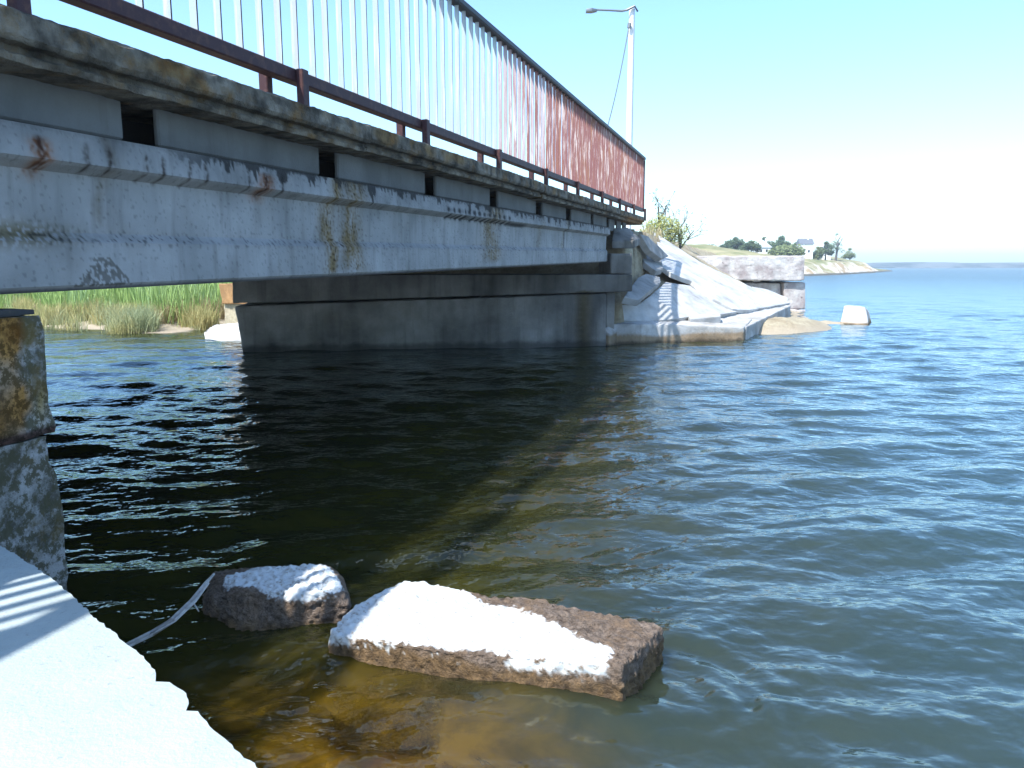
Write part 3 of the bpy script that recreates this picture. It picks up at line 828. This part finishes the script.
hp = [ground(222, 574, .13), ground(262, 567, .15), ground(322, 567, .15), ground(339, 580, .14), ground(348, 600, .09), ground(300, 592, .135), ground(240, 590, .125),
      ground(205, 600, .05), ground(190, 640, -.1), ground(240, 660, -.1), ground(262, 662, -.12), ground(335, 652, -.1), ground(352, 612, -.1), ground(340, 570, -.1), ground(200, 570, -.1)]
o = hull(hp, 'concrete_block', MAT['block'], None, .010, .028, 61., .015, 60)
wp = [ground(x, y, .14)[:2] for x, y in ((218, 580), (226, 570), (262, 563), (330, 562), (345, 584), (318, 592), (283, 605), (272, 590), (252, 582))]
f = block_colour(wp, .03); f.zt = lambda P: np.full(len(P), .14)
tag(colour_obj(o, f), 'rounded dark concrete block half in bridge shade between quay and longer block', 'concrete block')
# driftwood stick
m_, n_, l_, p_ = M('bleached driftwood'); l_.new(R(n_, l_, N(n_, l_, 40, 5, .6, POS(n_)), [(.3, (.22, .2, .18)), (.7, (.5, .48, .45))]), p_.inputs['Base Color'])
bm = bmesh.new()
pa = [ground(118, 650, .06), ground(150, 634, .09), ground(172, 620, .12), ground(192, 601, .15), ground(206, 583, .17), ground(214, 574, .16)]
tube_bm(bm, pa, [.010, .010, .009, .009, .007, .004], 7)
tube_bm(bm, [p + np.array([.015, -.012, .004]) for p in pa[:5]], [.004, .006, .006, .006, .003], 6)
tube_bm(bm, [pa[3], pa[3] + np.array([.03, -.02, -.03])], [.004, .002], 5)
tag(finish_bm(bm, 'driftwood_stick', m_, None), 'thin bleached stick leaning from the quay slab onto the dark block', 'stick')

# ------------------------------------------------------------------ left bank: reeds, grass, stones
def leaf_mat(name, a, b, c=None, rough=.6, scale=3.0):
    m, n, l, p = M(name)
    col = MIX(n, l, R(n, l, N(n, l, scale, 6, .7, POS(n)), [(.35, 0.0), (.65, 1.0)]), a, b)
    if c: col = MIX(n, l, R(n, l, N(n, l, .9, 4, .6, POS(n)), [(.50, 0.0), (.62, .8)]), col, c)
    l.new(col, p.inputs['Base Color']); p.inputs['Roughness'].default_value = rough
    tl = n.new('ShaderNodeBsdfTranslucent'); l.new(col, tl.inputs[0])
    mx = n.new('ShaderNodeMixShader'); mx.inputs[0].default_value = .3
    l.new(p.outputs[0], mx.inputs[1]); l.new(tl.outputs[0], mx.inputs[2])
    l.new(mx.outputs[0], n['Material Output'].inputs[0])
    return m
MAT['reed'] = leaf_mat('green reed', (.20, .31, .08), (.34, .46, .16), (.30, .42, .22))
MAT['straw'] = leaf_mat('straw grass', (.48, .40, .18), (.36, .36, .15), (.30, .36, .21))
MAT['pink'] = leaf_mat('reddish dry grass', (.40, .28, .17), (.34, .30, .14), (.42, .36, .22))
MAT['drygrass'] = leaf_mat('dry slope grass', (.46, .38, .22), (.34, .28, .14), (.26, .28, .12))
def blades(name, mat, spots, hgt, wid, seed, lean=.25):
    rr = random.Random(seed)
    V, Fc = [], []
    for (x, y, z) in spots:
        h = hgt * rr.uniform(.55, 1.15); a = rr.uniform(0, 6.28); w = wid * rr.uniform(.6, 1.3)
        dx, dy = math.cos(a) * w, math.sin(a) * w
        lx, ly = rr.gauss(0, lean) * h, rr.gauss(0, lean) * h
        i = len(V)
        V += [(x - dx, y - dy, z - .03), (x + dx, y + dy, z - .03), (x + dx * .8 + lx * .35, y + dy * .8 + ly * .35, z + h * .6), (x - dx * .8 + lx * .35, y - dy * .8 + ly * .35, z + h * .6), (x + lx, y + ly, z + h)]
        Fc += [(i, i + 1, i + 2, i + 3), (i + 3, i + 2, i + 4)]
    return link_mesh(name, mesh_py(name, V, Fc), mat)
def scatter(n, xr, yr, seed, ok, clump=0.0):
    rr = np.random.RandomState(seed)
    x = rr.uniform(*xr, n * 3); y = rr.uniform(*yr, n * 3)
    if clump:
        keep = np.array([noise.noise(Vector((a * 1.1, b * 1.1, seed))) > -clump + rr.rand() * .3 for a, b in zip(x, y)]); x, y = x[keep], y[keep]
    k = ok(x, y); x, y = x[k][:n], y[k][:n]
    return list(zip(x, y, bank_z(x, y)))
LD = lambda x, y: sdist(x, y, LAND)
qof = lambda x, y: x * NR[0] + y * NR[1]
o = blades('reed_bed', MAT['reed'], scatter(30000, (-30, -4.4), (16.6, 30), 1, lambda x, y: (LD(x, y) > .9 + .5 * np.sin(x * 2)) & (qof(x, y) < -8.6)), 1.2, .009, 1)
tag(o, 'tall green reeds filling the far bank beneath the bridge', 'reeds', kind='stuff')
o = blades('straw_grass', MAT['straw'], scatter(16000, (-12, -5.6), (15, 19.5), 2, lambda x, y: (LD(x, y) > -.3) & (LD(x, y) < 1.3 + .5 * np.sin(x * 3)) & (x < -6.3), .1), .44, .0055, 2, .32)
tag(o, 'yellow dry grass fringe along the left waterline', 'grass', kind='stuff')
o = blades('red_grass', MAT['pink'], scatter(7000, (-7.4, -3.8), (15.4, 21), 3, lambda x, y: (LD(x, y) > .8) & (qof(x, y) < -7.6) & (x > -7.4), .1), .42, .006, 3, .32)
tag(o, 'reddish dry grass behind the sand patch left of the abutment', 'grass', kind='stuff')
o = blades('slope_grass', MAT['drygrass'], scatter(9000, (2.5, 9.5), (18.5, 32), 4, lambda x, y: (LD(x, y) > .7) & (qof(x, y) > -2.6) & (slope_z(x, y) - .16 < bank_z(x, y) - .02), .15), .26, .010, 4)
tag(o, 'dry yellow grass on the bank above the old stone block', 'grass', kind='stuff')
def rubble(name, px, Y, th, seed, label, mat, cat='rubble', group=None, amp=.04):
    top = [at(x, y, yy) for (x, y), yy in zip(px, Y)]
    o = prism(top, [p - np.array([0, 0, th]) for p in top], name, mat, None, .06, amp, seed, .03, 40)
    if mat in (MAT['slab'], MAT['kerb']): colour_obj(o, one(1.1))
    return tag(o, label, cat, group)
rubble('rubble_slab', [(204, 331), (215, 324), (243, 322), (250, 330), (246, 343), (226, 341), (207, 339)], [14.4, 15.4, 15.6, 14.6, 13.9, 14.0, 14.2], .3, 71., 'white rubble slab at the water beside the left end of the abutment', MAT['slab'])
a, b = at(219, 284, 16.2), at(246, 283, 15.2); dv = np.array([.1, .7, 0])
o = prism([a, b, b + dv, a + dv], [at(222, 304, 16.2), at(250, 304, 15.2), at(250, 304, 15.2) + dv, at(222, 304, 16.2) + dv], 'stone_block', MAT['rusty'], None, .08, .03, 72., .02, 40)
tag(o, 'orange weathered stone block resting behind the left end of the abutment', 'stone block')
o = prism([at(224, 302, 16.3), at(250, 302, 15.4), at(250, 302, 15.4) + dv, at(224, 302, 16.3) + dv], [at(224, 302, 16.3) * np.array([1, 1, 0]), at(250, 302, 15.4) * np.array([1, 1, 0]), (at(250, 302, 15.4) + dv) * np.array([1, 1, 0]), (at(224, 302, 16.3) + dv) * np.array([1, 1, 0])], 'earth_mound', MAT['bank'], None, .12, .06, 73., .05)
tag(o, kind='structure')
bush_mat = leaf_mat('rusty dock leaves', (.24, .12, .05), (.32, .2, .09))

# ------------------------------------------------------------------ bushes, trees
def crown_mesh(name, blobs, n, size, seed, flat=.75):
    rr = random.Random(seed)
    V, Fc = [], []
    for k in range(n):
        c, r = blobs[rr.randrange(len(blobs))]
        d = Vector((rr.gauss(0, 1), rr.gauss(0, 1), rr.gauss(0, 1))).normalized()
        p = Vector(c) + Vector((d.x * r, d.y * r, d.z * r * flat)) * (rr.random() ** .45)
        a = Vector((rr.gauss(0, 1), rr.gauss(0, 1), rr.gauss(0, .6))).normalized(); b = a.orthogonal().normalized()
        s = size * rr.uniform(.6, 1.4)
        i = len(V)
        V += [p - a * s, p + b * s * .45, p + a * s, p - b * s * .45]
        Fc.append((i, i + 1, i + 2, i + 3))
    return mesh_py(name, V, Fc)
MAT['bushleaf'] = leaf_mat('yellow green bush leaves', (.24, .27, .08), (.42, .40, .15), (.18, .22, .07), .6, 6)
MAT['darkleaf'] = leaf_mat('sparse dark leaves', (.06, .07, .04), (.12, .12, .07))
MAT['bark'] = leaf_mat('grey bark', (.10, .085, .08), (.2, .18, .17))
def grow(bm, p, d, L, r, depth, rr, tips, spread=.55):
    pts, q = [p], Vector(p)
    dd = Vector(d)
    n = 4
    for i in range(n):
        dd = (dd + Vector((rr.gauss(0, .12), rr.gauss(0, .12), rr.gauss(.03, .07)))).normalized()
        q = q + dd * (L / n); pts.append(q.copy())
    tube_bm(bm, pts, [r * (1 - .45 * i / n) for i in range(n + 1)], 5)
    tips.append(pts[-1]); tips.append(pts[2])
    if depth > 0:
        for k in range(rr.choice((2, 3))):
            nd = (dd + Vector((rr.gauss(0, spread), rr.gauss(0, spread), rr.gauss(.1, .3)))).normalized()
            grow(bm, pts[rr.choice((2, 3, 4))], nd, L * rr.uniform(.55, .8), r * .5, depth - 1, rr, tips, spread)
def twigs(name, base, dirs, L, r, depth, seed, label, leaf_n, leaf_size, leafmat, blobs=None, cat='bush'):
    rr = random.Random(seed)
    t = empty(name, base, label, cat)
    bm = bmesh.new(); tips = []
    for d in dirs: grow(bm, Vector(base), Vector(d).normalized(), L * rr.uniform(.85, 1.1), r, depth, rr, tips)
    finish_bm(bm, 'branch', MAT['bark'], t)
    bl = blobs or [(p, .10) for p in tips]
    link_mesh('foliage', crown_mesh('foliage', bl, leaf_n, leaf_size, seed), leafmat, t)
    return t
bc = [at(662, 232, 20.6), at(655, 238, 20.4), at(672, 240, 20.8), at(668, 226, 20.6), at(648, 240, 20.2), at(677, 232, 20.8), at(660, 222, 20.6), at(650, 228, 20.4)]
twigs('bush', at(664, 252, 20.6), [(-.2, 0, 1), (.1, .1, 1), (.25, 0, 1)], .6, .022, 2, 5, 'leafy yellow green bush at the top of the slope beside the railing end', 3000, .032, MAT['bushleaf'],
      [(p, r) for p, r in zip(bc, (.46, .40, .40, .34, .34, .32, .32, .28))])
twigs('bare_shrub', at(660, 236, 20.9), [(-.12, 0, 1), (.10, 0, 1), (.38, .1, .8)], .72, .024, 2, 9, 'tall bare branched shrub rising above the yellow green bush', 170, .034, MAT['darkleaf'])
twigs('bare_shrub', at(680, 249, 20.9), [(.03, 0, 1), (.3, 0, .9), (.5, .1, .7), (-.1, 0, .9)], .58, .021, 2, 12, 'lower bare twiggy shrub right of the yellow green bush', 160, .03, MAT['darkleaf'])

# ------------------------------------------------------------------ street lamp
MAT['pole'] = concrete('white pole concrete', (.72, .73, .72), (.62, .62, .62), (.6, .58, .55), .2, 20, 1, .2)
m_, n_, l_, p_ = M('grey lamp metal'); p_.inputs['Base Color'].default_value = (.16, .17, .18, 1); p_.inputs['Metallic'].default_value = .5; p_.inputs['Roughness'].default_value = .5
MAT['metal'] = m_
LY = 24.0
tp = at(632, 9, LY); bs = np.array([tp[0], tp[1], 1.9])
lamp = empty('street_lamp', bs, 'white street lamp post with long thin arm beyond the bridge', 'street lamp')
bm = bmesh.new(); tube_bm(bm, [bs, (bs + tp) / 2, tp], [.11, .095, .08], 14); finish_bm(bm, 'pole', MAT['pole'], lamp)
bm = bmesh.new(); tube_bm(bm, [tp + np.array([.16, 0, -.06]), tp + np.array([.05, -.13, .04]), tp + np.array([-.15, -.13, -.06]), at(622, 11, LY), at(610, 10.3, LY), at(596, 9.8, LY)], [.03, .035, .035, .03, .028, .026], 8); finish_bm(bm, 'arm', MAT['metal'], lamp)
e0 = at(597, 10.6, LY); e1 = at(586, 10.8, LY)
o = hull([e0 + np.array([0, y, z]) for y in (-.05, .05) for z in (-.03, .03)] + [e1 + np.array([0, y, z]) for y in (-.09, .09) for z in (-.045, .03)] + [(e0 + e1) / 2 + np.array([0, y, z]) for y in (-.1, .1) for z in (-.05, .05)], 'lamp_head', MAT['metal'], lamp, .2, .0, 0, .01)
bm = bmesh.new(); tube_bm(bm, [tp + np.array([-.08, -.14, -.42]), tp + np.array([-.10, -.14, -.55])], [.05, .05], 6); finish_bm(bm, 'bracket', MAT['metal'], lamp)
bm = bmesh.new()
w0, w1 = at(629, 27, LY), at(601, 150, LY)
tube_bm(bm, [w0 + (w1 - w0) * t + np.array([.10 * math.sin(t * math.pi) * .3, 0, -.12 * math.sin(t * math.pi)]) for t in np.linspace(0, 1, 10)], [.017] * 10, 5)
tag(finish_bm(bm, 'overhead_wire', MAT['metal'], None), 'thin dark wire hanging down from the street lamp post behind the railing', 'wire')

# ------------------------------------------------------------------ headland and far shore
HL = np.array([(13, 56), (30, 84), ground(792, 276)[:2], ground(805, 276)[:2], ground(830, 275.2)[:2], ground(858, 273.6)[:2], ground(880, 272.1)[:2], ground(893, 271.2)[:2], (95, 225), (60, 260), (-160, 280), (-160, 56)], float)
def head_z(X, Y):
    d = sdist(X, Y, HL)
    h = np.array([noise.noise(Vector((x * .06, y * .06, 1))) for x, y in zip(X.ravel(), Y.ravel())]).reshape(X.shape)
    h2 = np.array([noise.noise(Vector((x * .25, y * .25, 3))) for x, y in zip(X.ravel(), Y.ravel())]).reshape(X.shape)
    dj = d + h2 * 1.6 + h * 2
    cliff = np.clip(dj / 2.5, 0, 1) * (1.7 + .5 * h) + np.clip((dj - 2.5) / 9, 0, 1) * (1.5 + .6 * h) + np.clip((dj - 10) / 20, 0, 1) * .6
    taper = np.clip((X - 95) / -26, .25, 1)
    return np.where(d > -.5, np.maximum(cliff * taper + h2 * .16, .05), -1)
def head_mat():
    m, n, l, p = M('headland turf and chalk cliff')
    pos = POS(n)
    grass = MIX(n, l, R(n, l, N(n, l, .25, 7, .65, pos), [(.4, 0.0), (.62, 1.0)]), (.15, .16, .07), (.34, .29, .17))
    cliff = MIX(n, l, R(n, l, N(n, l, .5, 8, .7, pos), [(.42, 0.0), (.6, 1.0)]), (.34, .25, .15), (.72, .69, .62))
    ge = n.new('ShaderNodeNewGeometry'); sp = n.new('ShaderNodeSeparateXYZ'); l.new(ge.outputs['Normal'], sp.inputs[0])
    f = R(n, l, sp.outputs[2], [(.80, 0.0), (.95, 1.0)])
    c = MIX(n, l, f, cliff, grass)
    px = n.new('ShaderNodeSeparateXYZ'); l.new(pos, px.inputs[0])
    c = MIX(n, l, R(n, l, px.outputs[2], [(.18, 1.0), (.34, .0)]), c, (.09, .085, .07))
    l.new(c, p.inputs['Base Color']); p.inputs['Roughness'].default_value = 1
    return m
xs = np.arange(-60, 100, 1.3); ys = np.arange(52, 270, 1.6)
X, Y = np.meshgrid(xs, ys, indexing='ij'); Z = head_z(X, Y)
MAT['head'] = head_mat()
tag(link_mesh('headland', grid_mesh('headland', np.stack([X, Y, Z], -1), ang=None), MAT['head']), kind='structure')
MAT['treeleaf'] = leaf_mat('headland tree leaves', (.05, .085, .045), (.10, .14, .06), None, .7, .8)
MAT['treepale'] = leaf_mat('pale headland shrub leaves', (.12, .16, .06), (.19, .22, .09), None, .7, .8)
def hz(x, y): return float(head_z(np.array([x]), np.array([y]))[0])
def tree(name, px, ytop, Y, w, label, mat, n=700, seed=0, bare=False, group='trees and bushes on the headland'):
    P = at(px, 250, Y); z0 = hz(P[0], P[1]); zt = at(px, ytop, Y)[2]
    hgt = max(1.0, zt - z0)
    rr = random.Random(seed)
    t = empty(name, (P[0], P[1], z0), label, 'tree' if 'tree' in name else 'bush', group)
    wm = w * Y / F
    bm = bmesh.new(); tips = []
    grow(bm, Vector((P[0], P[1], z0 - .1)), Vector((0, 0, 1)), hgt * .55, .05 * hgt, 2 if bare else 1, rr, tips)
    finish_bm(bm, 'trunk', MAT['bark'], t)
    bl = []
    nb = 15
    for k in range(nb):
        a = rr.uniform(-1, 1)
        bl.append(((P[0] + a * wm * .36, P[1] + rr.uniform(-1, 1) * wm * .3, z0 + hgt * (.32 + .5 * rr.random() * (1 - .55 * abs(a)))), wm * rr.uniform(.12, .24)))
    bl.append(((P[0], P[1], zt - wm * .12), wm * .13))
    link_mesh('crown', crown_mesh('crown', bl, n if not bare else n // 5, wm * .045, seed), mat, t)
    return t
TREES = [('round_bush', 708, 246.5, 128, 26, 'low dark bush at the left end of the headland treeline', 0), ('round_bush', 722, 244, 130, 20, 'second low bush beside the darkest treeline tree', 0),
         ('broadleaf_tree', 735, 236.5, 132, 24, 'darkest rounded tree left of the white gabled house', 0), ('broadleaf_tree', 751, 240, 130, 24, 'dark tree touching the left side of the white gabled house', 0),
         ('broadleaf_tree', 764, 236.5, 142, 18, 'greyish tree behind the white gabled house roof', 0), ('broadleaf_tree', 781, 235, 138, 26, 'tall rounded tree right of the white gabled house', 0),
         ('round_bush', 786, 246, 128, 36, 'pale green shrub in front of the tall rounded tree', 1), ('broadleaf_tree', 796, 241.5, 146, 18, 'small tree left of the dark roofed house', 0),
         ('round_bush', 818, 246, 142, 16, 'small shrub right of the dark roofed house', 1), ('broadleaf_tree', 826, 240.5, 146, 20, 'dark tree right of the dark roofed house', 0),
         ('bare_tree', 836, 232.5, 150, 16, 'thin half bare tree standing highest at the right of the treeline', 2), ('round_bush', 850, 247.5, 168, 14, 'last small shrub towards the tip of the headland', 1)]
for i, (nm, x, yt, Y, w, lab, kd) in enumerate(TREES):
    tree(nm, x, yt, Y, w, lab, MAT['treepale'] if kd == 1 else MAT['treeleaf'], 2200, 100 + i, kd == 2)
m_, n_, l_, p_ = M('whitewashed plaster'); p_.inputs['Base Color'].default_value = (.72, .72, .70, 1)
MAT['plaster'] = m_
m_, n_, l_, p_ = M('grey slate roof'); p_.inputs['Base Color'].default_value = (.13, .14, .16, 1); MAT['slate'] = m_
m_, n_, l_, p_ = M('pale sheet roof'); p_.inputs['Base Color'].default_value = (.62, .66, .70, 1); MAT['sheet'] = m_
m_, n_, l_, p_ = M('dark window glass'); p_.inputs['Base Color'].default_value = (.04, .045, .05, 1); p_.inputs['Roughness'].default_value = .2; MAT['pane'] = m_
def house(x0, x1, yeave, yridge, ybase, Y, roofmat, label, gable_front=False):
    a, b = at(x0, ybase, Y), at(x1, ybase, Y); ze = at(x0, yeave, Y)[2]; zr = at(x0, yridge, Y)[2]
    dep = (b[0] - a[0]) * .8
    z0 = min(a[2], hz(a[0], a[1])) - .3
    h = empty('house', ((a[0] + b[0]) / 2, Y, z0), label, 'house', 'houses on the headland')
    ax = (np.array([1., 0, 0]), np.array([0, 1., 0]), EZ)
    c = np.array([(a[0] + b[0]) / 2, Y + dep / 2, (z0 + ze) / 2])
    link_mesh('wall', box_mesh('wall', c, ax, ((b[0] - a[0]) / 2, dep / 2, (ze - z0) / 2)), MAT['plaster'], h)
    o_ = .15
    bm = bmesh.new()
    if gable_front:
        xm = (a[0] + b[0]) / 2
        pr = [(a[0] - o_, ze + .004), (b[0] + o_, ze + .004), (xm, zr)]
        f0 = [bm.verts.new((x, Y - o_, z)) for x, z in pr]; f1 = [bm.verts.new((x, Y + dep + o_, z)) for x, z in pr]
    else:
        pr = [(Y - o_, ze + .004), (Y + dep + o_, ze + .004), (Y + dep / 2, zr)]
        f0 = [bm.verts.new((a[0] - o_, y, z)) for y, z in pr]; f1 = [bm.verts.new((b[0] + o_, y, z)) for y, z in pr]
    bm.faces.new(f0); bm.faces.new(f1[::-1])
    for i in range(3): bm.faces.new((f0[i], f0[(i + 1) % 3], f1[(i + 1) % 3], f1[i]))
    bmesh.ops.recalc_face_normals(bm, faces=bm.faces)
    rf = finish_bm(bm, 'roof', roofmat, h, 10)
    cm = np.array([b[0] - (b[0] - a[0]) * .3, Y + dep * .45, zr + .1])
    link_mesh('chimney', box_mesh('chimney', cm, ax, (.12, .12, .35)), MAT['plaster'], rf)
    for t in (.28, .68):
        wc = np.array([a[0] + (b[0] - a[0]) * t, Y - .01, z0 + (ze - z0) * .62])
        link_mesh('window', box_mesh('window', wc, ax, (.16, .03, .2)), MAT['pane'], h)
    return h
house(757, 771, 247.5, 241, 254, 133, MAT['sheet'], 'white gabled house with pale roof among the headland trees', True)
house(800, 813, 244, 238.5, 250, 140, MAT['slate'], 'white house with dark slate roof on the headland crest')
house(820, 831, 247.5, 244.5, 251, 150, MAT['sheet'], 'small pale house right of the dark roofed house')

def far_shore():
    m, n, l, p = M('far shore fields and cliffs')
    pos = POS(n)
    mp = n.new('ShaderNodeMapping'); mp.inputs['Scale'].default_value = (1, 1, 5); l.new(pos, mp.inputs[0])
    c = MIX(n, l, R(n, l, N(n, l, .05, 6, .7, mp.outputs[0]), [(.45, 0.0), (.58, 1.0)]), (.03, .055, .065), (.13, .15, .16))  # bluish base colour paints distance haze into the shore
    l.new(c, p.inputs['Base Color']); p.inputs['Roughness'].default_value = 1
    xs = np.linspace(-500, 1600, 420); t = np.linspace(0, 1, 14)
    X, T_ = np.meshgrid(xs, t, indexing='ij')
    Yc = 520 + .10 * (X - 250) + 12 * np.sin(X * .02)
    Y = Yc + T_ * 90
    h = np.array([noise.noise(Vector((x * .012, 3, 0))) + .4 * noise.noise(Vector((x * .06, 7, 0))) for x in xs])[:, None]
    Z = -.3 + (3.6 + 1.3 * h) * np.clip(T_ * 4, 0, 1) ** .5 * np.where(X > 420, np.clip(1 - (X - 420) / 1500, .5, 1), 1)
    tag(link_mesh('far_shore', grid_mesh('far_shore', np.stack([X, Y, Z], -1), ang=None), m), kind='structure')
far_shore()
rr = random.Random(5)
ax3 = (np.array([1., 0, 0]), np.array([0, 1., 0]), EZ)

# ------------------------------------------------------------------ thin summer haze over the estuary
mh = bpy.data.materials.new('haze'); mh.use_nodes = True
mh.node_tree.nodes.clear()
vo = mh.node_tree.nodes.new('ShaderNodeVolumePrincipled'); ho = mh.node_tree.nodes.new('ShaderNodeOutputMaterial')
vo.inputs['Color'].default_value = (.82, .92, 1.0, 1); vo.inputs['Density'].default_value = .0010; vo.inputs['Anisotropy'].default_value = .2
mh.node_tree.links.new(vo.outputs[0], ho.inputs['Volume'])
hz_o = link_mesh('haze', box_mesh('haze', (550, 300, 4.5), ax3, (1400, 600, 9.0)), mh)
tag(hz_o, 'pale summer haze over the water', 'haze', kind='stuff')
